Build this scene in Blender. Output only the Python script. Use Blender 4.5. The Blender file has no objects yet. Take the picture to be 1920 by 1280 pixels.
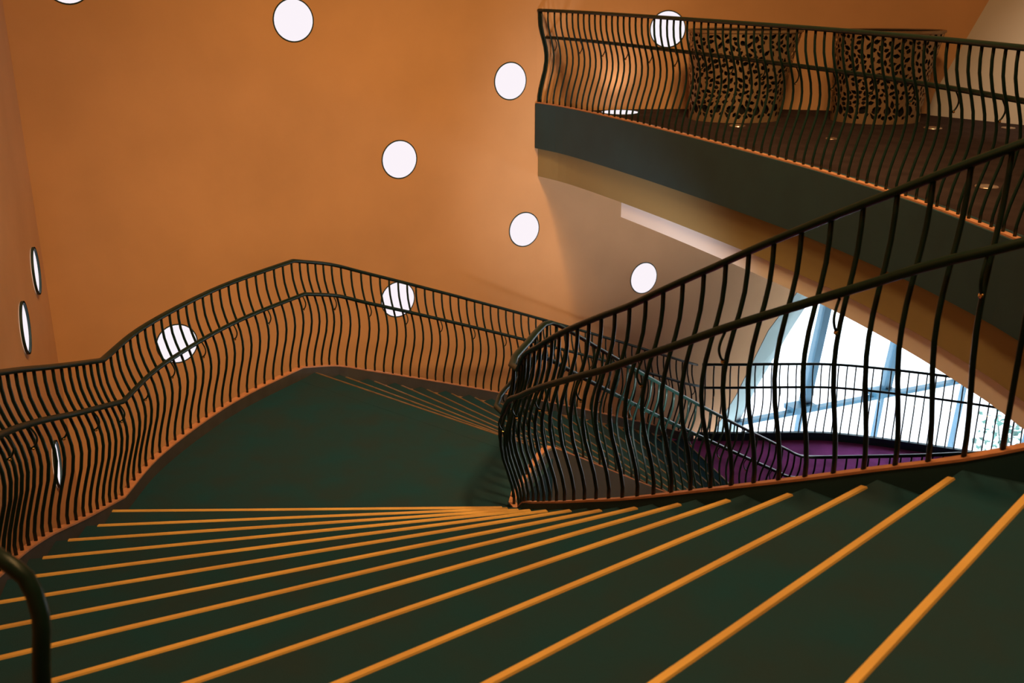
import bpy, bmesh, math, random
from mathutils import Vector, Matrix
random.seed(7)
scn = bpy.context.scene
COL = scn.collection
PI = math.pi

# ------------------------------------------------------------------ camera, world, lamps, exposure
F_PX, EYE = 1950.0, 1.45
PITCH = math.atan(688.0 / F_PX)
cam_d = bpy.data.cameras.new('camera')
cam_d.sensor_fit = 'HORIZONTAL'; cam_d.sensor_width = 36.0
cam_d.lens = 36.0 * F_PX / 1920.0
cam_d.clip_start = 0.02; cam_d.clip_end = 200
cam_d.dof.use_dof = True; cam_d.dof.focus_distance = 7.5; cam_d.dof.aperture_fstop = 4.0
cam = bpy.data.objects.new('camera', cam_d); COL.objects.link(cam)
cam.location = (0, 0, EYE); cam.rotation_euler = (PI / 2 - PITCH, 0, 0)
scn.camera = cam

w = bpy.data.worlds.new('daylight'); scn.world = w; w.use_nodes = True
bg = w.node_tree.nodes['Background']
bg.inputs['Color'].default_value = (0.84, 1.0, 1.08, 1); bg.inputs['Strength'].default_value = 5.0

WARM = (1.0, 0.57, 0.22)
def lamp(name, loc, power, col=WARM, size=0.8, kind='AREA', target=None, spot=70, blend=.6):
    d = bpy.data.lights.new(name, kind); d.energy = power; d.color = col
    if kind == 'AREA': d.shape = 'DISK'; d.size = size
    else: d.shadow_soft_size = size
    if kind == 'SPOT': d.spot_size = math.radians(spot); d.spot_blend = blend
    o = bpy.data.objects.new(name, d); COL.objects.link(o); o.location = loc
    if target: o.rotation_euler = (Vector(target) - Vector(loc)).to_track_quat('-Z', 'Y').to_euler()
    return o
# hall ceiling lamps over the stairwell
lamp('ceiling_lamp', (2.2, 4.6, 6.9), 2850, size=0.5, kind='SPOT', target=(-0.6, 12.0, -4.6), spot=66, blend=1.0)
lamp('ceiling_lamp', (1.0, 4.6, 6.9), 280, size=0.9, target=(0.2, 6.0, 0))
lamp('ceiling_lamp', (4.6, 8.6, 6.9), 35, size=0.9, target=(4.4, 9.0, 0))
lamp('ceiling_lamp', (1.0, 1.6, 6.9), 220, size=0.9, target=(1.0, 2.0, 0))
# fill light added out of sight in the well, for beam and under-gallery wall
lamp('well_fill', (1.75, 6.75, -2.65), 980, col=(1.0, .95, .93), size=0.35, kind='SPOT', target=(1.35, 12.4, -1.05), spot=44, blend=1.0)
# added spot without a fitting, brightens the leaning wing wall on the gallery
lamp('wing_fill', (4.6, 9.0, 3.0), 330, col=(1.0, .70, .42), size=0.25, kind='SPOT', target=(6.1, 11.4, -0.1), spot=46, blend=.9)
# recessed uplight in the gallery floor
lamp('floor_uplight', (1.32, 12.95, -0.09), 15, col=(1.0, .78, .6), size=0.12, kind='SPOT', target=(1.30, 13.35, 1.0), spot=85, blend=1.0)

# sun on the paving outside (travels along the glass front, away from the building)
sd = bpy.data.lights.new('sun', 'SUN'); sd.energy = 3.0; sd.angle = .01; sd.color = (1, .97, .95)
so = bpy.data.objects.new('sun', sd); COL.objects.link(so); so.location = (30, 10, 30)
so.rotation_euler = Vector((-.74, -.31, -.60)).to_track_quat('-Z', 'Y').to_euler()
vs = scn.view_settings
scn.display_settings.display_device = 'sRGB'
vs.view_transform = 'Standard'; vs.look = 'None'; vs.gamma = 1.0; vs.use_curve_mapping = False
vs.exposure = 0.0

# ------------------------------------------------------------------ materials
def mat(name, col, rough=.6, metal=0.0, spec=.5, var=0.0, scale=4.0, bump=0.0, bscale=60.0, col2=None, stretch=None):
    m = bpy.data.materials.new(name); m.use_nodes = True
    nt = m.node_tree; b = nt.nodes['Principled BSDF']
    b.inputs['Base Color'].default_value = (*col, 1); b.inputs['Roughness'].default_value = rough
    b.inputs['Metallic'].default_value = metal; b.inputs['Specular IOR Level'].default_value = spec
    tc = nt.nodes.new('ShaderNodeTexCoord'); src = tc.outputs['Object']
    if stretch:
        mp = nt.nodes.new('ShaderNodeMapping'); mp.inputs['Scale'].default_value = stretch
        nt.links.new(src, mp.inputs['Vector']); src = mp.outputs['Vector']
    if var or col2:
        n = nt.nodes.new('ShaderNodeTexNoise'); n.inputs['Scale'].default_value = scale; n.inputs['Detail'].default_value = 5
        nt.links.new(src, n.inputs['Vector'])
        r = nt.nodes.new('ShaderNodeValToRGB')
        c2 = col2 if col2 else tuple(max(0, c * (1 - var)) for c in col)
        c1 = col if col2 else tuple(c * (1 + var) for c in col)
        r.color_ramp.elements[0].position = .32; r.color_ramp.elements[1].position = .68
        r.color_ramp.elements[0].color = (*c2, 1); r.color_ramp.elements[1].color = (*c1, 1)
        nt.links.new(n.outputs['Fac'], r.inputs['Fac']); nt.links.new(r.outputs['Color'], b.inputs['Base Color'])
    if bump:
        n2 = nt.nodes.new('ShaderNodeTexNoise'); n2.inputs['Scale'].default_value = bscale; n2.inputs['Detail'].default_value = 4
        nt.links.new(src, n2.inputs['Vector'])
        bp = nt.nodes.new('ShaderNodeBump'); bp.inputs['Strength'].default_value = bump; bp.inputs['Distance'].default_value = .01
        nt.links.new(n2.outputs['Fac'], bp.inputs['Height']); nt.links.new(bp.outputs['Normal'], b.inputs['Normal'])
    return m
def emis(name, col, strength):
    m = bpy.data.materials.new(name); m.use_nodes = True
    nt = m.node_tree; nt.nodes.clear()
    e = nt.nodes.new('ShaderNodeEmission'); e.inputs['Color'].default_value = (*col, 1); e.inputs['Strength'].default_value = strength
    o = nt.nodes.new('ShaderNodeOutputMaterial'); nt.links.new(e.outputs[0], o.inputs['Surface'])
    return m
M_WALL = mat('warm_plaster', (.62, .36, .19), rough=.85, spec=.15, var=.06, scale=1.1, bump=.08, bscale=14)
M_PALE = mat('pale_plaster', (.58, .55, .52), rough=.85, spec=.15, var=.03, scale=1.2)
M_JAMB = mat('grey_plaster', (.34, .44, .44), rough=.8, spec=.2, var=.04, scale=2)
M_BEAM = mat('white_beam_paint', (.82, .82, .86), rough=.8, spec=.2, var=.03, scale=1)
M_SOFFIT = mat('soffit_plaster', (.30, .25, .125), rough=.85, spec=.15, var=.03, scale=1)
M_STEP = mat('stair_carpet', (.014, .060, .090), rough=1.0, spec=.05, var=.25, scale=3, bump=.5, bscale=220, col2=(.024, .050, .066))
M_GAL = mat('gallery_carpet', (.040, .028, .03), rough=1.0, spec=.05, var=.2, scale=5, bump=.5, bscale=220)
M_PURPLE = mat('purple_carpet', (.42, .09, .36), rough=1.0, spec=.05, scale=3, bump=.5, bscale=200, col2=(.24, .06, .21))
M_RAIL = mat('dark_green_metal', (.0045, .0185, .0150), rough=.36, spec=.25, var=.15, scale=20)
M_BRASS = mat('worn_brass', (1.0, .66, .19), rough=.38, metal=.35, scale=2.2, bump=.15, bscale=60, col2=(.78, .48, .15), stretch=(1, 1, 1))
M_BRASS_SHADE = mat('shaded_brass', (.34, .24, .14), rough=.45, metal=.6, scale=9, col2=(.22, .15, .09))  # same brass darkened: the lower flight's shade is put into the colour
M_KNOB = mat('polished_brass', (.9, .62, .25), rough=.2, metal=1.0)
M_COPPER = mat('copper_strip', (.62, .30, .17), rough=.5, metal=.3, var=.12, scale=14)
M_SKIRT = mat('brown_string', (.055, .052, .05), rough=.7, spec=.3, var=.15, scale=6)
M_FASCIA = mat('dark_fascia', (.016, .055, .075), rough=.6, spec=.3, var=.1, scale=3)
M_WELL = mat('well_fascia', (.075, .085, .09), rough=.8, spec=.2, var=.08, scale=3)
M_BRONZE = mat('bronze_sheet', (.30, .20, .12), rough=.45, metal=.45, var=.12, scale=8)
M_DARK = mat('dark_lining', (.012, .012, .012), rough=.9, spec=.1)
M_STEEL = mat('blue_steel', (.025, .11, .18), rough=.5, spec=.4, var=.08, scale=4)
M_DISC = mat('brushed_steel', (.6, .5, .45), rough=.3, metal=.9, var=.1, scale=30)
M_RIM = mat('porthole_rim', (.010, .035, .035), rough=.5, spec=.4)
M_LIT = emis('lit_opal', (.95, .88, .93), 1.02)
M_CEIL = mat('ceiling_paint', (.45, .33, .24), rough=.9, spec=.1, var=.03, scale=1)
M_PAVE = mat('pale_paving', (.80, .80, .82), rough=.9, spec=.1, var=.04, scale=2)
M_LEAF = mat('shrub_leaf', (.02, .16, .12), rough=.5, var=.4, scale=3)
M_STEM = mat('shrub_stem', (.05, .09, .07), rough=.8, var=.2, scale=8)
def glass():
    m = bpy.data.materials.new('clear_glass'); m.use_nodes = True
    nt = m.node_tree; nt.nodes.clear()
    t = nt.nodes.new('ShaderNodeBsdfTransparent'); t.inputs[0].default_value = (.98, .99, 1, 1)
    g = nt.nodes.new('ShaderNodeBsdfGlossy'); g.inputs['Roughness'].default_value = .02
    lw = nt.nodes.new('ShaderNodeLayerWeight'); pw = nt.nodes.new('ShaderNodeMath'); pw.operation = 'POWER'; pw.inputs[1].default_value = 5
    f = nt.nodes.new('ShaderNodeMath'); f.operation = 'MULTIPLY_ADD'; f.inputs[1].default_value = .5; f.inputs[2].default_value = .02
    nt.links.new(lw.outputs['Facing'], pw.inputs[0]); nt.links.new(pw.outputs[0], f.inputs[0])
    mx = nt.nodes.new('ShaderNodeMixShader'); o = nt.nodes.new('ShaderNodeOutputMaterial')
    nt.links.new(f.outputs[0], mx.inputs[0]); nt.links.new(t.outputs[0], mx.inputs[1]); nt.links.new(g.outputs[0], mx.inputs[2])
    nt.links.new(mx.outputs[0], o.inputs['Surface'])
    return m
M_GLASS = glass()

# ------------------------------------------------------------------ helpers
def link(name, me, parent=None):
    o = bpy.data.objects.new(name, me); COL.objects.link(o)
    if parent: o.parent = parent
    return o
def mesh(name, verts, faces, m, smooth=False):
    me = bpy.data.meshes.new(name); me.from_pydata([tuple(v) for v in verts], [], faces); me.update()
    bm = bmesh.new(); bm.from_mesh(me); bmesh.ops.recalc_face_normals(bm, faces=bm.faces); bm.to_mesh(me); bm.free()
    me.materials.append(m)
    if smooth: me.polygons.foreach_set('use_smooth', [True] * len(me.polygons))
    return me
def obj(name, verts, faces, m, parent=None, smooth=False):
    return link(name, mesh(name, verts, faces, m, smooth), parent)
def empty(name, loc, label=None, cat=None, group=None, kind=None):
    o = bpy.data.objects.new(name, None); COL.objects.link(o); o.location = loc; o.empty_display_size = .2
    tag(o, label, cat, group, kind); return o
def tag(o, label=None, cat=None, group=None, kind=None):
    if label: o['label'] = label
    if cat: o['category'] = cat
    if group: o['group'] = group
    if kind: o['kind'] = kind
    return o
def local(verts, parent):
    l = parent.location
    return [(v[0] - l[0], v[1] - l[1], v[2] - l[2]) for v in verts]
def prism_vf(poly, z0, z1):
    n = len(poly)
    v = [(p[0], p[1], z0) for p in poly] + [(p[0], p[1], z1) for p in poly]
    f = [tuple(range(n))[::-1], tuple(range(n, 2 * n))] + [(i, (i + 1) % n, n + (i + 1) % n, n + i) for i in range(n)]
    return v, f
def catmull(pts, step):
    """resample a polyline through pts (any dims) as a smooth curve"""
    P = [Vector(p) for p in pts]; out = []
    for i in range(len(P) - 1):
        p0 = P[i - 1] if i else P[0] * 2 - P[1]
        p1, p2 = P[i], P[i + 1]
        p3 = P[i + 2] if i + 2 < len(P) else P[-1] * 2 - P[-2]
        n = max(1, int((p2 - p1).length / step))
        for k in range(n):
            t = k / n
            out.append(.5 * ((2 * p1) + (p2 - p0) * t + (2 * p0 - 5 * p1 + 4 * p2 - p3) * t * t + (3 * p1 - p0 - 3 * p2 + p3) * t ** 3))
    out.append(P[-1]); return out
def sweep_vf(path, prof, up=Vector((0, 0, 1)), closed_ends=True):
    """sweep a closed profile [(side, up)] along path; side = horizontal normal (left of travel)"""
    n = len(prof); V = []; Fc = []
    for i, p in enumerate(path):
        a = path[max(0, i - 1)]; b = path[min(len(path) - 1, i + 1)]
        d = (b - a); h = Vector((d.x, d.y, 0))
        h = h.normalized() if h.length > 1e-6 else Vector((1, 0, 0))
        s = Vector((-h.y, h.x, 0))
        for (q, r) in prof: V.append(p + s * q + up * r)
    for i in range(len(path) - 1):
        for k in range(n):
            Fc.append((i * n + k, i * n + (k + 1) % n, (i + 1) * n + (k + 1) % n, (i + 1) * n + k))
    if closed_ends:
        Fc.append(tuple(range(n))[::-1]); Fc.append(tuple((len(path) - 1) * n + k for k in range(n)))
    return V, Fc
def tube_vf(path, r, n=8, flat=1.0):
    """round tube with transported frame"""
    V = []; Fc = []
    nrm = None
    for i, p in enumerate(path):
        a = path[max(0, i - 1)]; b = path[min(len(path) - 1, i + 1)]
        t = (b - a).normalized()
        if nrm is None:
            ref = Vector((0, 0, 1)) if abs(t.z) < .9 else Vector((1, 0, 0))
            nrm = (ref - t * ref.dot(t)).normalized()
        else:
            nrm = (nrm - t * nrm.dot(t)).normalized()
        bn = t.cross(nrm)
        for k in range(n):
            an = 2 * PI * k / n
            V.append(p + nrm * (math.cos(an) * r * flat) + bn * (math.sin(an) * r))
    for i in range(len(path) - 1):
        for k in range(n):
            Fc.append((i * n + k, i * n + (k + 1) % n, (i + 1) * n + (k + 1) % n, (i + 1) * n + k))
    Fc.append(tuple(range(n))[::-1]); Fc.append(tuple((len(path) - 1) * n + k for k in range(n)))
    return V, Fc
def arclen(path, plan=True):
    s = [0.0]
    for i in range(1, len(path)):
        d = path[i] - path[i - 1]
        s.append(s[-1] + (Vector((d.x, d.y)).length if plan else d.length))
    return s
def at_len(path, s, q):
    for i in range(1, len(s)):
        if s[i] >= q or i == len(s) - 1:
            t = (q - s[i - 1]) / max(1e-9, s[i] - s[i - 1]); t = min(1, max(0, t))
            d = path[i] - path[i - 1]
            return path[i - 1].lerp(path[i], t), math.atan2(d.y, d.x)
def offset(path, q):
    out = []
    for i, p in enumerate(path):
        a = path[max(0, i - 1)]; b = path[min(len(path) - 1, i + 1)]
        d = b - a; h = Vector((d.x, d.y, 0))
        h = h.normalized() if h.length > 1e-6 else Vector((1, 0, 0))
        out.append(p + Vector((-h.y, h.x, 0)) * q)
    return out

# ------------------------------------------------------------------ levels and plan of the stairs
RISE = .15
Z_LAND = -2.24
Z_TOP = Z_LAND + 14 * RISE            # -0.14 upper floor
Z_LOW = Z_LAND - 18 * RISE            # -4.94 lower floor
# inner ends of the upper flight's nosings, from the landing up, and the direction of each nosing (degrees)
INN = [(-.05, 6.52), (-.01, 6.23), (.06, 5.94), (.13, 5.66), (.22, 5.38), (.34, 5.11), (.48, 4.84), (.63, 4.59),
       (.80, 4.35), (.97, 4.11), (1.17, 3.88), (1.39, 3.66), (1.62, 3.44), (1.87, 3.23)]
ANG = [1.1, 4.9, 7.9, 11.3, 14.6, 18.0, 21.3, 24.8, 28.3, 32.0, 35.9, 39.6, 43.4, 47.7]
LEN = [2.79, 2.74, 2.80, 2.84, 2.86, 2.93, 3.03, 3.10, 3.15, 3.20, 3.25, 3.28, 3.33, 3.4]
OUT = [(b[0] - math.cos(math.radians(a)) * l, b[1] - math.sin(math.radians(a)) * l) for b, a, l in zip(INN, ANG, LEN)]
OUT[0] = (-2.84, 6.47); OUT[1] = (-2.72, 6.0)
# lower flight: nosing 0 is the landing's far edge
def bez(a, b, c, t): return tuple((1 - t) ** 2 * x + 2 * t * (1 - t) * y + t * t * z for x, y, z in zip(a, b, c))
N2 = 17
OUT2 = [bez((-1.94, 9.54), (.15, 11.85), (2.45, 13.45), k / N2) for k in range(N2 + 1)]
INN2 = [bez((.28, 7.75), (1.55, 9.35), (3.22, 10.72), k / N2) for k in range(N2 + 1)]

# ------------------------------------------------------------------ setting: walls, floors, ceiling
WZ0, WZ1 = -5.3, 7.2
def wall_strip(name, plan, z0, z1, th, m, parent=None):
    path = [Vector((p[0], p[1], 0)) for p in plan]
    v, f = sweep_vf(path, [(0, z0), (0, z1), (th, z1), (th, z0)])
    return obj(name, v, f, m, parent)
wb = wall_strip('wall_back', [(-4.63, 9.94), (.3, 12.8)] + [(p.x, p.y) for p in catmull([(.3, 12.8), (1.1, 13.15), (2.0, 13.26), (3.5, 13.2), (5.0, 12.8), (6.8, 12.3), (9.7, 11.2), (14.6, 10.0)], .3)][1:], -.5, WZ1, .3, M_WALL)
tag(wb, 'tall warm ochre plaster wall with round lights', kind='structure')
wall_strip('wall_back', [(-4.63, 9.94), (.3, 12.8)], WZ0, -.5, .3, M_WALL)['kind'] = 'structure'
# lower storey part of the back wall, ending in a leaning edge beside the glass front
d0 = Vector((.3, 12.8)); dd = (Vector((3.04, 14.27)) - d0).normalized(); dn = Vector((-dd.y, dd.x))
edge = [(3.04, -5.3), (3.04, -4.98), (3.36, -4.49), (3.82, -3.56), (4.31, -2.98), (4.75, -2.3), (5.3, -1.4), (5.7, -.5)]
pl = [(.3, -5.3)] + edge + [(.3, -.5)]
V = []
for off in (0, .32):
    for x, z in pl:
        q = (x - .3) / dd.x
        p = d0 + dd * q + dn * off
        V.append((p.x, p.y, z))
n = len(pl)
Fc = [tuple(range(n)), tuple(range(2 * n - 1, n - 1, -1))] + [(i, (i + 1) % n, n + (i + 1) % n, n + i) for i in range(n)]
lw = obj('wall_back', V, Fc, M_WALL); tag(lw, 'lower wall under the gallery ending in a leaning edge', kind='structure')
# splayed jamb (a leaning pale reveal) between that wall and the glass
jl = [(3.04, -5.3), (3.04, -4.98), (3.36, -4.49), (3.82, -3.56), (4.31, -2.98), (4.75, -2.3), (5.3, -1.4), (5.7, -.5)]
jr = [(3.45, 14.66, -5.3), (3.52, 14.68, -4.98), (3.74, 14.76, -4.5), (4.25, 15.0, -3.65), (4.62, 15.15, -3.08), (5.05, 15.35, -2.3), (5.6, 15.6, -1.4), (6.0, 15.8, -.5)]
V = []
for (x, z), r in zip(jl, jr):
    p = d0 + dd * ((x - .3) / dd.x)
    V += [(p.x + dn.x * .002 + .01, p.y, z), r]
for (x, z), r in zip(jl, jr):
    p = d0 + dd * ((x - .3) / dd.x)
    V += [(p.x + dn.x * .25, p.y + dn.y * .25 + .1, z), (r[0] - .05, r[1] + .18, r[2])]
m_ = len(jl); Fc = []
for i in range(m_ - 1):
    a = 2 * i; b = 2 * m_ + 2 * i
    Fc += [(a, a + 1, a + 3, a + 2), (b, b + 2, b + 3, b + 1), (a + 1, b + 1, b + 3, a + 3), (a, a + 2, b + 2, b)]
Fc += [(0, 2 * m_, 2 * m_ + 1, 1), (2 * m_ - 2, 2 * m_ - 1, 4 * m_ - 1, 4 * m_ - 2)]
tag(obj('trim_4', V, Fc, M_JAMB), 'pale leaning window reveal beside the glass front', kind='structure')

wall_strip('wall_left', [(-4.63, 9.94), (-2.0, 1.97), (-2.0, -5.0)][::-1], WZ0, WZ1, .3, M_WALL)['kind'] = 'structure'
wall_strip('wall_rear', [(-2.0, -5.0), (14.6, -5.0)][::-1], WZ0, WZ1, .3, M_WALL)['kind'] = 'structure'
wall_strip('wall_right', [(14.6, -5.0), (14.6, 19.35)][::-1], WZ0, WZ1, .3, M_WALL)['kind'] = 'structure'
# pale wing wall with a leaning edge on the gallery
P0 = Vector((4.98, 12.68)); PD = Vector((.8, -.95)).normalized(); PN = Vector((PD.y, -PD.x)) * -1
k_ = .37 * .8052
def wing(q, z, off):
    p = P0 + PD * q + PN * off
    return (p.x, p.y, z)
prof = [(0, Z_TOP), (7.0, Z_TOP), (7.0, WZ1), (.385 * (WZ1 - Z_TOP) * 1.2, WZ1), (.46 * (1.16 - Z_TOP) + .02, 1.3), (.06, .12)]
V = [wing(q, z, 0) for q, z in prof] + [wing(q, z, .22) for q, z in prof]; n = len(prof)
Fc = [tuple(range(n)), tuple(range(2 * n - 1, n - 1, -1))] + [(i, (i + 1) % n, n + (i + 1) % n, n + i) for i in range(n)]
tag(obj('wall_right', V, Fc, M_PALE), 'pale sloping wing wall at the right end of the gallery', kind='structure')

ceil_v, ceil_f = prism_vf([(-6, -5.5), (15.0, -5.5), (15.0, 19.9), (-6, 19.9)], WZ1, WZ1 + .2)
obj('ceiling', ceil_v, ceil_f, M_CEIL)['kind'] = 'structure'

# gallery edge in plan, from the back wall round to the head of the stairs
GAL = catmull([(.28, 12.77, 0), (.60, 12.31, 0), (1.04, 11.44, 0), (1.61, 10.16, 0), (2.20, 8.70, 0), (2.50, 7.83, 0), (2.74, 6.92, 0), (2.87, 6.21, 0), (2.92, 5.82, 0), (2.96, 5.0, 0), (2.86, 4.2, 0), (2.62, 3.55, 0), (2.25, 3.15, 0)], .12)
up_poly = [(p.x + .02, p.y + .01) for p in GAL] + [(2.03, 3.28), (3.62, 1.92), (1.05, -.85), (OUT[13][0] - .1, OUT[13][1] - .1), (-2.0, .5), (-2.0, -5.0), (14.7, -5.0), (14.7, 19.6), (3.5, 15.0), (.3, 13.1)]
fl = obj('floor', *prism_vf(up_poly, -.5, Z_TOP), M_GAL); tag(fl, 'dark brown carpet of the upper gallery', kind='structure')
lf = obj('floor', *prism_vf([(-6, -5.3), (14.7, -5.3), (14.7, 10.0), (7.55, 12.45), (7.1, 12.72), (6.6, 13.10), (6.1, 13.34), (5.61, 13.53), (5.0, 13.74), (4.65, 13.82), (3.9, 13.86), (3.25, 13.84), (2.6, 13.86), (2.3, 14.4), (-6, 14.4)], Z_LOW - .3, Z_LOW), M_PURPLE)
tag(lf, 'purple carpet of the lower floor before the glass front', kind='structure')

# gallery front: dark fascia with a copper edge, tan band, pale lower beam
def ribbon(name, path, z0, z1, inset, th, m, label):
    p = offset(path, -inset) if False else path
    v, f = sweep_vf(p, [(inset, z0), (inset, z1), (inset + th, z1), (inset + th, z0)])
    return tag(obj(name, v, f, m), label, kind='structure')
ribbon('trim_1', GAL, -.55, -.012, .0, .14, M_FASCIA, 'dark curved fascia of the upper gallery')
ribbon('trim_2', GAL, -.90, -.552, .05, .14, M_SOFFIT, 'tan curved band below the dark gallery fascia')
s_g = arclen(GAL); i3 = next(i for i, p in enumerate(GAL) if p.y < 11.28)
ribbon('trim_3', GAL[i3:], -1.07, -.902,   .07, .9, M_BEAM, 'pale stepped beam under the tan gallery band')

# ------------------------------------------------------------------ staircase
st = empty('staircase', (0, 6.5, Z_LAND), 'wide dark carpeted winding staircase with brass nosings and a half landing', 'staircase')
def ext(a, b, ea, eb):
    d = Vector((b[0] - a[0], b[1] - a[1])).normalized()
    return (a[0] - d.x * ea, a[1] - d.y * ea), (b[0] + d.x * eb, b[1] + d.y * eb)
def back(a, b, a2, b2, q):
    """point pair moved from nosing a-b towards nosing a2-b2 by q metres"""
    da = Vector((a2[0] - a[0], a2[1] - a[1])).normalized() * q; db = Vector((b2[0] - b[0], b2[1] - b[1])).normalized() * q
    return (a[0] + da.x, a[1] + da.y), (b[0] + db.x, b[1] + db.y)
def step(a, b, a2, b2, z, ea, eb, width=.030, depth=.34, strip_mat=M_BRASS):
    """one carpeted step: front edge a-b, back edge a2-b2; brass strip along the front"""
    A, B = ext(a, b, ea, eb); A2, B2 = ext(a2, b2, ea, eb)
    v, f = prism_vf([A, B, B2, A2], z - depth, z)
    s = obj('step', local(v, st), f, M_STEP, st)
    a, b = ext(a, b, -.02, -.02)
    f0a, f0b = back(a, b, a2, b2, -.012)
    f1a, f1b = back(a, b, a2, b2, width - .012)
    # worn strip, slightly rounded front lip, split along its length
    n = 12; V = []; Fc = []
    prof = [(0, -.024), (0, .000), (.06, .0045), (.86, .0065), (1, .000), (1, -.004), (.16, -.004), (.16, -.024)]
    for i in range(n + 1):
        t = i / n
        w0 = Vector(f0a).lerp(Vector(f0b), t); w1 = Vector(f1a).lerp(Vector(f1b), t)
        for q, h in prof:
            p = w0.lerp(w1, q); V.append((p.x, p.y, z + h + (random.uniform(-.0006, .0006) if h > 0 else 0)))
    m = len(prof)
    for i in range(n):
        for k in range(m): Fc.append((i * m + k, i * m + (k + 1) % m, (i + 1) * m + (k + 1) % m, (i + 1) * m + k))
    Fc += [tuple(range(m))[::-1], tuple(n * m + k for k in range(m))]
    obj('nosing_strip', local(V, st), Fc, strip_mat, s)
    return s
for k in range(14):
    if k < 13: a2, b2 = OUT[k + 1], INN[k + 1]
    else: a2, b2 = back(OUT[13], INN[13], OUT[13], INN[13], 0)
    if k == 13:
        a2 = (OUT[13][0] + 1.6, OUT[13][1] - 1.45); b2 = (INN[13][0] + 1.6, INN[13][1] - 1.45)
    s_ = step(OUT[k], INN[k], a2, b2, Z_LAND + RISE * (k + 1), .10, .12)
# landing
land_poly = [OUT[0], (-2.93, 6.5), (-2.93, 6.9), (-2.86, 7.5), (-2.66, 8.28), (-2.46, 8.78), (-2.08, 9.46), OUT2[0], INN2[0], (.36, 7.74), (.30, 7.5), (.2, 7.2), (.08, 6.9), (.05, 6.5), (.05, 6.35), (-2.9, 6.3)]
ln = obj('landing', *[x if i else local(x, st) for i, x in enumerate(prism_vf(land_poly[1:], Z_LAND - .35, Z_LAND))], M_STEP, st)
for k in range(N2 + 1):
    z = Z_LAND - RISE * k
    if k == 0:      # landing edge strip only: a thin step-edge board
        a2 = (OUT2[0][0] - .18, OUT2[0][1] - .16); b2 = (INN2[0][0] - .1, INN2[0][1] - .16)
        step(OUT2[0], INN2[0], a2, b2, z + .001, .0, .05, width=.020, strip_mat=M_BRASS_SHADE)
    else:
        step(OUT2[k], INN2[k], OUT2[k - 1], INN2[k - 1], z, .10, .10, width=.020, depth=.36, strip_mat=M_BRASS_SHADE)

# ------------------------------------------------------------------ curbs (strings) and railings
H_RAIL = 1.05
# belly of a baluster towards the stair: (fraction of height, offset)
PROF = [(0, 0.0), (.06, .0), (.15, .018), (.25, .048), (.35, .080), (.45, .098), (.52, .098), (.60, .085), (.68, .060), (.76, .030), (.84, .008), (.92, .0), (1.0, .0)]
def belly(t):
    for (t0, o0), (t1, o1) in zip(PROF, PROF[1:]):
        if t <= t1: return o0 + (o1 - o0) * (t - t0) / (t1 - t0)
    return 0
def baluster_mesh(r=.0108, n=7):
    pts = catmull([(0, o, t * H_RAIL) for t, o in PROF], .09)
    v, f = tube_vf(pts, r, n); return mesh('baluster', v, f, M_RAIL, True)
BAL = baluster_mesh()
# bracket: J shaped rod from the handrail's underside down to the baluster, with a small brass ball
HH = .745
def bracket_meshes():
    zt = HH - .015; y0 = belly(HH / H_RAIL) + .062
    z1 = .60; y1 = belly(z1 / H_RAIL) + .010
    pts = catmull([(0, y0, zt), (0, y0 + .022, zt - .04), (0, y0 + .028, zt - .075), (0, y0 + .012, zt - .112), (0, y1, z1)], .008)
    v, f = tube_vf(pts, .006, 6); a = mesh('bracket', v, f, M_RAIL, True)
    bm = bmesh.new(); bmesh.ops.create_icosphere(bm, subdivisions=1, radius=.0105)
    bmesh.ops.translate(bm, verts=bm.verts, vec=(0, y1 + .012, z1)); me = bpy.data.meshes.new('knob'); bm.to_mesh(me); bm.free()
    me.materials.append(M_KNOB); return a, me
BRK, KNOB = bracket_meshes()
def railing(name, path, side, label, start=.05, gap=.12, every=4, curb=(.05, .14), hand=None, brackets=True, curb_mat=None, stop=None, strip=None, grow=None):
    """path: curb-top centre line; side=+1 when the stair/floor lies left of travel"""
    root = empty(name, tuple(path[0]), label, 'railing')
    S = arclen(path)
    stop = S[-1] - .02 if stop is None else stop
    # copper strip and the string under it
    v, f = sweep_vf(path, [(-curb[0] / 2, -.012), (curb[0] / 2, -.012), (curb[0] / 2, .0), (-curb[0] / 2, .0)])
    obj('base_strip', local(v, root), f, strip or M_COPPER, root)
    cw = curb[0] / 2 - .004
    v, f = sweep_vf(path, [(-cw, -curb[1]), (cw, -curb[1]), (cw, -.0125), (-cw, -.0125)])
    obj('string', local(v, root), f, curb_mat or M_SKIRT, root)
    # top rail: flattened tube; handrail on the stair side
    gr = grow or (lambda p: 1.0)
    tp = [p + Vector((0, 0, H_RAIL * gr(p))) for p in path]
    v, f = sweep_vf(tp, [(math.cos(a) * .027, .004 + math.sin(a) * .019) for a in [2 * PI * k / 12 for k in range(12)]])
    obj('top_rail', local(v, root), f, M_RAIL, root, True)
    hp = hand if hand else [p + Vector((0, 0, HH * gr(p))) for p in offset(path, side * (belly(HH / H_RAIL) + .062))]
    v, f = tube_vf(hp, .0185, 10)
    obj('handrail', local(v, root), f, M_RAIL, root, True)
    q = start; i = 0
    while q < stop:
        p, a = at_len(path, S, q)
        b = link('baluster', BAL, root); b.location = p - root.location; b.scale = (1, 1, gr(p))
        b.rotation_euler = (0, 0, a if side > 0 else a + PI)
        if brackets and i % every == 1:
            k = link('bracket', BRK, root); k.location = b.location; k.scale = b.scale; k.rotation_euler = b.rotation_euler
            kn = link('knob', KNOB, k)
        q += gap; i += 1
    return root

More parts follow.
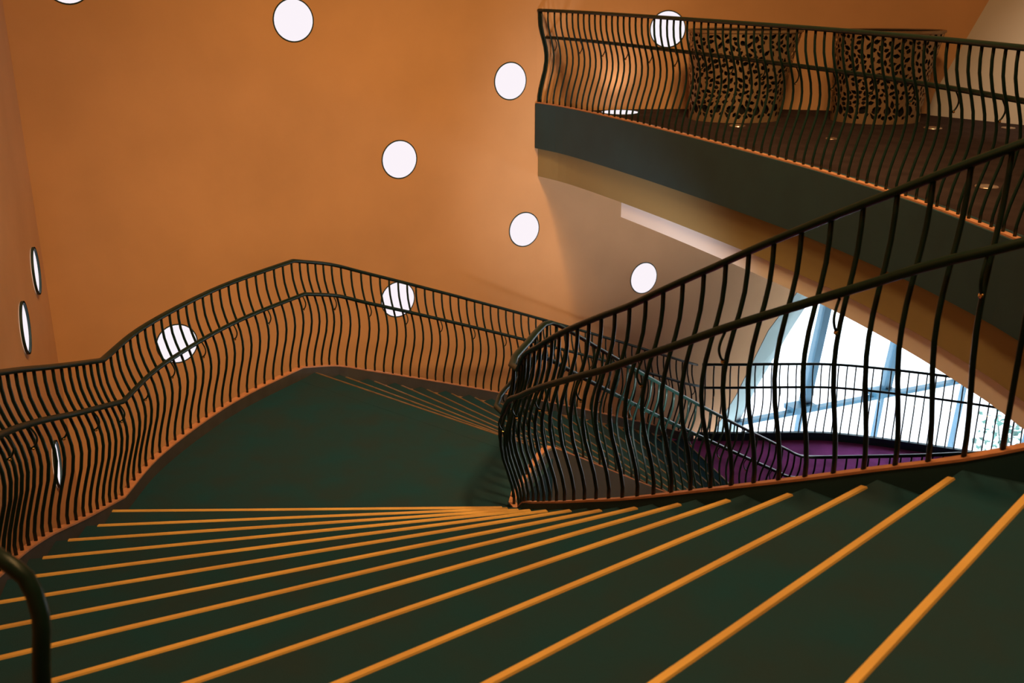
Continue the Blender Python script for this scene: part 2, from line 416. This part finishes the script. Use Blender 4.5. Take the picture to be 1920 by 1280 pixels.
# inner railing: from the upper floor down, round the narrow end of the well, down the lower flight to the lower floor
def side_out(a, b, q):
    d = Vector((b[0] - a[0], b[1] - a[1])).normalized(); return (b[0] + d.x * q, b[1] + d.y * q)
pts = [(2.25, 3.15, Z_TOP + .12), (2.08, 3.30, Z_TOP + .10)]
for k in range(12, -1, -1):
    x, y = side_out(OUT[k], INN[k], .10); pts.append((x, y, Z_LAND + RISE * (k + 1) + .05))
pts[-1] = (.045, 6.55, Z_LAND + .125)
pts += [(.0, 6.70, Z_LAND + .10), (.02, 6.86, Z_LAND + .10), (.11, 7.15, Z_LAND + .10), (.20, 7.45, Z_LAND + .10), (.30, 7.66, Z_LAND + .09)]
for k in range(0, N2 + 1):
    x, y = side_out(OUT2[k], INN2[k], .10)
    if k >= 1: pts.append((x, y, Z_LAND - RISE * k + .07))
pts += [(3.55, 10.80, Z_LOW + .12), (4.2, 10.82, Z_LOW + .12), (4.85, 10.86, Z_LOW + .12), (5.6, 10.95, Z_LOW + .12), (6.4, 11.1, Z_LOW + .12)]
INNER = catmull(pts, .10)
railing('stair_railing', INNER, 1, 'inner dark green railing around the narrow stairwell, bars bellied, nearest the viewer', gap=.1255, curb=(.05, .19), curb_mat=M_FASCIA, grow=lambda p: 1 + .09 * min(1, max(0, (4.85 - p.y) / 1.35)))
# brown outer face of the strings that line the well
i0 = next(i for i, p in enumerate(INNER) if p.y > 6.5)
v, f = sweep_vf(INNER[i0:], [(-.045, -.75), (-.045, -.014), (-.024, -.014), (-.024, -.75)])
tag(obj('trim_5', v, f, M_WELL), 'brown face of the lower flight string seen through the well', kind='structure')
v, f = sweep_vf(INNER[:i0], [(-.045, -.55), (-.045, -.014), (-.024, -.014), (-.024, -.55)])
tag(obj('trim_6', v, f, M_WELL), 'brown face of the upper flight string inside the well', kind='structure')

# outer railing
pts = []
for k in range(10, 0, -1):
    x, y = side_out(INN[k], OUT[k], .08); pts.append((x, y, Z_LAND + RISE * (k + 1) + .06))
pts += [(-2.835, 6.74, -2.12)]
landing_pts = [(-2.835, 6.74, -2.12), (-2.80, 7.40, -2.12), (-2.62, 8.15, -2.12), (-2.40, 8.73, -2.12), (-2.04, 9.39, -2.12)]
c0 = len(pts)
pts.append(landing_pts[-1])
for k in range(0, N2 + 1):
    x, y = side_out(INN2[k], OUT2[k], .12); z = Z_LAND - RISE * k + .10
    if k >= 1: pts.append((x, y, z))
pts.append((2.62, 13.80, Z_LOW + .12))
A = catmull(pts[:c0], .12); B = catmull(landing_pts, .12); C_ = catmull(pts[c0:], .12)
OUTER = A + B[1:] + C_[1:]
hand = [p + Vector((0, 0, HH)) for p in offset(OUTER, -.105)]
hand = [p for p in hand]
# its upper end bends down near the viewer
end = catmull([(-.985, 1.80, -.02), (-.978, 1.815, .10), (-.975, 1.84, .20), (-1.005, 1.865, .275), (-1.06, 1.88, .312), (-1.14, 1.96, .315), (-1.2, 2.1, .29)], .03)
hand = [p for p in hand if p.y > 2.7 or p.x > 0]
hand = catmull([tuple(p) for p in end] + [tuple(hand[0])], .08)[:-1] + hand
railing('stair_railing', OUTER, -1, 'outer dark green railing in front of the ochre wall, running around the landing', gap=.12, curb=(.06, .14), hand=hand)

# lower gallery railing before the glass front
LOWER = catmull([(2.70, 13.80, Z_LOW + .12), (3.25, 13.80, Z_LOW + .12), (3.9, 13.82, Z_LOW + .12), (4.65, 13.79, Z_LOW + .12), (5.57, 13.51, Z_LOW + .12), (6.55, 13.10, Z_LOW + .12), (7.1, 12.72, Z_LOW + .12), (7.5, 12.45, Z_LOW + .12)], .12)
railing('gallery_railing', LOWER, -1, 'thin railing at the edge of the purple carpet against the bright glass front', gap=.118, curb=(.06, .16), curb_mat=M_FASCIA, strip=M_FASCIA)
# upper gallery railing
GR = [p + Vector((.0, .0, 0)) for p in offset(GAL, .045)][:-4]
gr_ = railing('gallery_railing', GR, 1, 'curved railing along the edge of the upper gallery with the bronze counters behind', gap=.12, curb=(.05, .10), curb_mat=M_FASCIA)

# flat end post of that railing at the wall
pts = catmull([(0, o * 1.0, t * H_RAIL) for t, o in PROF], .09); V = []; Fc = []
for p in pts:
    for x, y in ((-.009, -.016), (.009, -.016), (.009, .016), (-.009, .016)): V.append((p.x + x, p.y + y, p.z))
for i in range(len(pts) - 1):
    for k in range(4): Fc.append((i * 4 + k, i * 4 + (k + 1) % 4, i * 4 + 4 + (k + 1) % 4, i * 4 + 4 + k))
Fc += [(0, 1, 2, 3), tuple(len(V) - 4 + k for k in range(4))]
ep = obj('end_post', V, Fc, M_RAIL, gr_); q_, a_ = at_len(GR, arclen(GR), .012); ep.location = q_ - gr_.location; ep.rotation_euler = (0, 0, a_)

# ------------------------------------------------------------------ round lights
def disc_vf(r, n=40): return [(math.cos(2 * PI * k / n) * r, 0, math.sin(2 * PI * k / n) * r) for k in range(n)], [tuple(range(n))]
def porthole_meshes():
    n = 40; V = []; Fc = []
    prof = [(.222, .02), (.222, .001), (.220, -.0015), (.210, -.0015), (.207, .0005), (.207, .02)]
    for k in range(n):
        a = 2 * PI * k / n
        for r, y in prof: V.append((math.cos(a) * r, y, math.sin(a) * r))
    m = len(prof)
    for k in range(n):
        for j in range(m - 1): Fc.append((k * m + j, k * m + j + 1, ((k + 1) % n) * m + j + 1, ((k + 1) % n) * m + j))
    rim = mesh('rim', V, Fc, M_RIM, False)
    V = []; Fc = []
    for ring, (r, y) in enumerate([(.2085, -.0005), (.14, -.0008), (.06, -.001)]):
        for k in range(n): V.append((math.cos(2 * PI * k / n) * r, y, math.sin(2 * PI * k / n) * r))
    for ring in range(2):
        for k in range(n): Fc.append((ring * n + k, ring * n + (k + 1) % n, (ring + 1) * n + (k + 1) % n, (ring + 1) * n + k))
    Fc.append(tuple(2 * n + k for k in range(n)))
    dif = mesh('diffuser', V, Fc, M_LIT, True)
    return rim, dif
RIM, DIF = porthole_meshes()
aW = math.atan2(12.8 - 9.94, .3 + 4.63); aL = math.atan2(14.27 - 12.8, 3.04 - .3)
aS = math.atan2(7.97, -2.63)
PORT = [((-2.273, 11.307, 1.0), aW, 'round white wall light highest on the ochre wall, cut by the upper edge'),
        ((-.019, 12.615, .261), aW, 'round white wall light just left of the end of the upper gallery'),
        ((-1.284, 11.881, -.541), aW, 'round white wall light alone in the middle of the ochre wall'),
        ((.153, 12.715, -1.553), aW, 'round white wall light below the end of the gallery, beside its shadow'),
        ((-1.358, 11.838, -2.195), aW, 'round white wall light behind the outer railing of the lower flight'),
        ((-3.601, 10.537, -2.292), aW, 'round white wall light behind the landing railing at left'),
        ((-4.136, 10.226, 1.403), aW, 'round wall light of which only the dark rim shows, top left'),
        ((1.788, 13.599, -2.435), aL, 'round white wall light on the shaded wall under the gallery'),
        ((1.902, 13.253, .82), math.atan2(.02, 1.4), 'round white wall light behind the gallery railing, left of the counters'),
        ((-4.403, 9.253, -1.127), aS, 'narrow looking round light on the left wall, upper of two above the railing'),
        ((-4.031, 8.128, -1.299), aS, 'narrow looking round light on the left wall, lower of two above the railing'),
        ((-4.21, 8.669, -2.808), aS, 'narrow looking round light on the left wall, seen through the railing bars')]
for loc, a, lab in PORT:
    t = empty('round_wall_light', loc, lab, 'light', 'round wall lights')
    if a is aS:
        t.rotation_euler = (0, 0, aS + PI)
        nrm = Vector((math.sin(aS), -math.cos(aS), 0))
        # slide onto the left wall plane
        p = Vector((-4.63, 9.94, 0)); d = Vector((2.63, -7.97, 0)).normalized(); q = (Vector((loc[0], loc[1], 0)) - p).dot(d)
        pp = p + d * q; t.location = (pp.x + .008, pp.y + .003, loc[2])
    else:
        t.rotation_euler = (0, 0, a)
        t.location = (loc[0] + math.sin(a) * .003, loc[1] - math.cos(a) * .003, loc[2])
    link('rim', RIM, t); link('diffuser', DIF, t)

# ------------------------------------------------------------------ perforated bronze counters on the gallery
def leaf_sdf(px, py, cx, cy, ang, L, W):
    c, s = math.cos(ang), math.sin(ang); x = (px - cx) * c + (py - cy) * s; y = -(px - cx) * s + (py - cy) * c
    h = L / 2
    if abs(x) > h: return False
    t = x / h
    return abs(y) < W / 2 * (1 - t * t) * (1.25 - .35 * t)
def counter_meshes():
    NU, NV, H = 560, 150, .99
    circ = 3.3; rnd = random.Random(3)
    leaves = []; du = circ / NU; dv = H / NV
    grid = [[False] * NV for _ in range(NU)]
    def stamp(cx, cy, ang, L, W):
        iu0 = int((cx - L) / du); iu1 = int((cx + L) / du) + 1; iv0 = max(3, int((cy - L) / dv)); iv1 = min(NV - 4, int((cy + L) / dv) + 1)
        cells = []
        for iu in range(iu0, iu1):
            for iv in range(iv0, iv1):
                if leaf_sdf((iu + .5) * du, (iv + .5) * dv, cx, cy, ang, L, W): cells.append((iu % NU, iv))
        for iu, iv in cells:     # keep a web of metal between leaves
            for a in (-1, 0, 1):
                for b in (-1, 0, 1):
                    if 0 <= iv + b < NV and grid[(iu + a) % NU][iv + b]: return
        for iu, iv in cells: grid[iu][iv] = True
    for i in range(22):          # row of broad leaves near the foot
        stamp((i + .5) * circ / 22 + rnd.uniform(-.02, .02), .15 + rnd.uniform(-.02, .02), rnd.choice([.5, 2.6, 1.57]) + rnd.uniform(-.3, .3), .12, .065)
    for i in range(16000):
        y = rnd.uniform(.07, H - .03)
        stamp(rnd.uniform(0, circ), y, rnd.uniform(0, PI), rnd.uniform(.05, .10), rnd.uniform(.026, .040))
    V = []; Fc = []
    def ring(v):
        t = v / H
        fl = t ** 1.5
        return (.53 + .12 * fl, .42 - .02 * fl, .06 * fl)
    for iu in range(NU):
        a = 2 * PI * iu / NU
        for iv in range(NV + 1):
            rx, ry, sh = ring(iv * dv); V.append((math.cos(a) * rx + sh, math.sin(a) * ry, iv * dv))
    for iu in range(NU):
        for iv in range(NV):
            if grid[iu][iv]: continue
            j = (iu + 1) % NU
            Fc.append((iu * (NV + 1) + iv, j * (NV + 1) + iv, j * (NV + 1) + iv + 1, iu * (NV + 1) + iv + 1))
    shell = mesh('perforated_sheet', V, Fc, M_BRONZE, True)
    n = 64; V = []; Fc = []
    for iv in range(9):
        rx, ry, sh = ring(iv * H / 8)
        for k in range(n): a = 2 * PI * k / n; V.append((math.cos(a) * (rx - .045) + sh, math.sin(a) * (ry - .045), iv * H / 8 * .985 + .004))
    for iv in range(8):
        for k in range(n): Fc.append((iv * n + k, iv * n + (k + 1) % n, (iv + 1) * n + (k + 1) % n, (iv + 1) * n + k))
    liner = mesh('lining', V, Fc, M_DARK, True)
    rx, ry, sh = ring(H)
    V = []; Fc = []
    prof = [(rx + .012, ry + .012, H - .015), (rx + .012, ry + .012, H + .012), (rx - .03, ry - .03, H + .012), (rx - .03, ry - .03, H - .015)]
    for k in range(n):
        a = 2 * PI * k / n
        for x, y, z in prof: V.append((math.cos(a) * x + sh, math.sin(a) * y, z))
    for k in range(n):
        for j in range(4): Fc.append((k * 4 + j, k * 4 + (j + 1) % 4, ((k + 1) % n) * 4 + (j + 1) % 4, ((k + 1) % n) * 4 + j))
    rim = mesh('top_rim', V, Fc, M_BRONZE)
    V = [(math.cos(2 * PI * k / n) * (rx - .03) + sh, math.sin(2 * PI * k / n) * (ry - .03), z) for z in (H - .02, H + .002) for k in range(n)]
    Fc = [tuple(range(n))[::-1], tuple(range(n, 2 * n))] + [(k, (k + 1) % n, n + (k + 1) % n, n + k) for k in range(n)]
    top = mesh('countertop', V, Fc, M_DARK)
    return [('perforated_sheet', shell), ('lining', liner), ('top_rim', rim), ('countertop', top)]
CM = counter_meshes()
for x, y, r, lab in [(2.60, 12.36, .0, 'flared bronze counter with cut-out leaf pattern, left one, nearer the gallery corner'),
                     (4.20, 12.22, 1.9, 'flared bronze counter with cut-out leaf pattern, right one, beside the pale wing wall')]:
    t = empty('perforated_counter', (x, y, Z_TOP), lab, 'counter', 'leaf pattern counters on the gallery')
    for nm, me in CM: link(nm, me, t)
    if r: t.scale = (.95, .95, 1)

# ------------------------------------------------------------------ round plates and the lit disc in the gallery floor
def plate_meshes(r):
    n = 28
    ring = mesh('rim', *sweep_ring(r, r * .84, .006, n), M_DISC); v, f = disc_h(r * .85, .0035, n); return ring, v, f
def sweep_ring(r0, r1, h, n):
    V = []; Fc = []
    for k in range(n):
        a = 2 * PI * k / n
        for r, z in [(r0, 0), (r0 - .003, h), (r1, h), (r1, 0)]: V.append((math.cos(a) * r, math.sin(a) * r, z))
    for k in range(n):
        for j in range(4): Fc.append((k * 4 + j, k * 4 + (j + 1) % 4, ((k + 1) % n) * 4 + (j + 1) % 4, ((k + 1) % n) * 4 + j))
    return V, Fc
def disc_h(r, h, n):
    V = [(math.cos(2 * PI * k / n) * r, math.sin(2 * PI * k / n) * r, z) for z in (0, h) for k in range(n)]
    return V, [tuple(range(n))[::-1], tuple(range(n, 2 * n))] + [(k, (k + 1) % n, n + (k + 1) % n, n + k) for k in range(n)]
RG = mesh('rim', *sweep_ring(.24, .225, .008, 36), M_RIM); LN = mesh('lens', *disc_h(.226, .004, 36), M_LIT)
t = empty('floor_light', (1.32, 12.90, Z_TOP), 'lit white disc set in the gallery floor below the wall', 'light')
link('rim', RG, t); link('lens', LN, t)
PR = mesh('rim', *sweep_ring(.09, .075, .006, 28), M_DISC); PL = mesh('cover', *disc_h(.076, .004, 28), M_DISC)
for x, y, s, lab in [(2.51, 11.72, 1.0, 'small round steel plate in the gallery floor before the left counter'),
                     (3.28, 10.76, .7, 'smallest round steel plate in the gallery floor, between the two counters'),
                     (4.62, 11.55, 1.1, 'round steel plate in the gallery floor before the right counter'),
                     (5.45, 11.55, .8, 'round steel plate in the gallery floor by the pale wing wall'),
                     (3.77, 8.20, 1.0, 'round steel plate in the gallery floor nearest the viewer, behind two railings')]:
    t = empty('floor_plate', (x, y, Z_TOP), lab, 'floor plate', 'steel plates in the gallery floor'); t.scale = (s, s, 1)
    link('rim', PR, t); link('cover', PL, t)

# ------------------------------------------------------------------ glass front beyond the lower floor
F1 = Vector((3.52, 14.63)); F2 = Vector((15.0, 19.50)); fd = (F2 - F1).normalized(); fn = Vector((-fd.y, fd.x))
win = empty('window_1', (F1.x, F1.y, -5.0), 'tall glass front with leaning blue steel posts below the gallery', kind='structure')
def bar(name, p0, p1, wd, dp, m, parent):
    """box bar between two points; wd along the facade (or vertical for rails), dp through it"""
    a = Vector(p0); b = Vector(p1); t = (b - a).normalized(); n = Vector((fn.x, fn.y, 0)); s = t.cross(n).normalized()
    V = []
    for p in (a, b):
        for q, r in ((-1, -1), (1, -1), (1, 1), (-1, 1)): V.append(p + s * (q * wd / 2) + n * (r * dp / 2))
    return obj(name, local(V, parent), [(0, 1, 2, 3), (4, 7, 6, 5), (0, 4, 5, 1), (1, 5, 6, 2), (2, 6, 7, 3), (3, 7, 4, 0)], m, parent)
def onf(x, z, off=0):
    q = (x - F1.x) / fd.x; p = F1 + fd * q + fn * off
    return (p.x, p.y, z)
ZB, ZT, ZM = -8.6, -.5, -5.02
lean = .13
posts = [4.62, 6.11, 7.77, 9.45, 11.2, 13.0]
for x in posts:
    bar('post', onf(x + lean * (ZM + ZB - ZM - ZM) * 0, ZM, .05), onf(x + lean * (ZT - ZM), ZT, .05), .13, .14, M_STEEL, win)
    bar('post_foot', onf(x - .28, ZM + .07, .02), onf(x + .12, ZM + .07, .02), .08, .26, M_STEEL, win)
    bar('lower_post', onf(x - .03, ZM, .06), onf(x + lean * (ZB - ZM) * .6 - .03, ZB, .06), .05, .1, M_STEEL, win)
bar('transom', onf(3.40, ZM), onf(14.6, ZM), .055, .12, M_STEEL, win)
xs = [3.30] + posts + [14.6]
for z0, z1 in ((ZB, ZM), (ZM, ZT)):
    for xa, xb in zip(xs, xs[1:]):
        V = [onf(xa + (lean * (z0 - ZM) if xa in posts else 0), z0), onf(xb + (lean * (z0 - ZM) if xb in posts else 0), z0), onf(xb + (lean * (z1 - ZM) if xb in posts else 0), z1), onf(xa + (lean * (z1 - ZM) if xa in posts else 0), z1)]
        V += [(x + fn.x * .012, y + fn.y * .012, z) for x, y, z in V]
        obj('pane', local(V, win), [(0, 1, 2, 3), (4, 7, 6, 5), (0, 4, 5, 1), (1, 5, 6, 2), (2, 6, 7, 3), (3, 7, 4, 0)], M_GLASS, win)
# pale paving outside
pv = obj('floor', *prism_vf([(-30, 15.2), (70, 15.2), (70, 90), (-30, 90)], -8.9, -8.7), M_PAVE); tag(pv, 'pale paving outside the glass front', kind='structure')
# shrub outside the glass
sh = empty('shrub', (9.75, 18.4, -8.7), 'green leafy shrub outside the glass at the right edge', 'shrub')
V = []; Fc = []; rs = random.Random(5)
for i in range(420):
    a = rs.uniform(0, 2 * PI); zz = rs.uniform(.7, 2.7); R = .75 * math.sqrt(rs.random()) * (1.05 - abs(zz - 1.6) / 2.2)
    c = Vector((math.cos(a) * R, math.sin(a) * R, zz)); d = Vector((rs.uniform(-1, 1), rs.uniform(-1, 1), rs.uniform(-.4, .8))).normalized()
    s = d.cross(Vector((rs.uniform(-1, 1), rs.uniform(-1, 1), rs.uniform(-1, 1)))).normalized(); L = rs.uniform(.10, .18); W = L * .32
    nn = d.cross(s) * (W * .25); b = len(V)
    V += [c, c + d * L * .45 + s * W - nn, c + d * L, c + d * L * .45 - s * W - nn, c + d * L * .45 + nn]
    Fc += [(b, b + 1, b + 4), (b + 1, b + 2, b + 4), (b + 2, b + 3, b + 4), (b + 3, b, b + 4)]
fo = obj('foliage', V, Fc, M_LEAF, sh); fo['kind'] = 'stuff'
for i in range(5):
    a = 2 * PI * i / 5
    v, f = tube_vf(catmull([(0, 0, 0), (.1 * math.cos(a), .1 * math.sin(a), .8), (.4 * math.cos(a), .4 * math.sin(a), 2.2)], .3), .02, 6)
    obj('stem', v, f, M_STEM, sh, True)
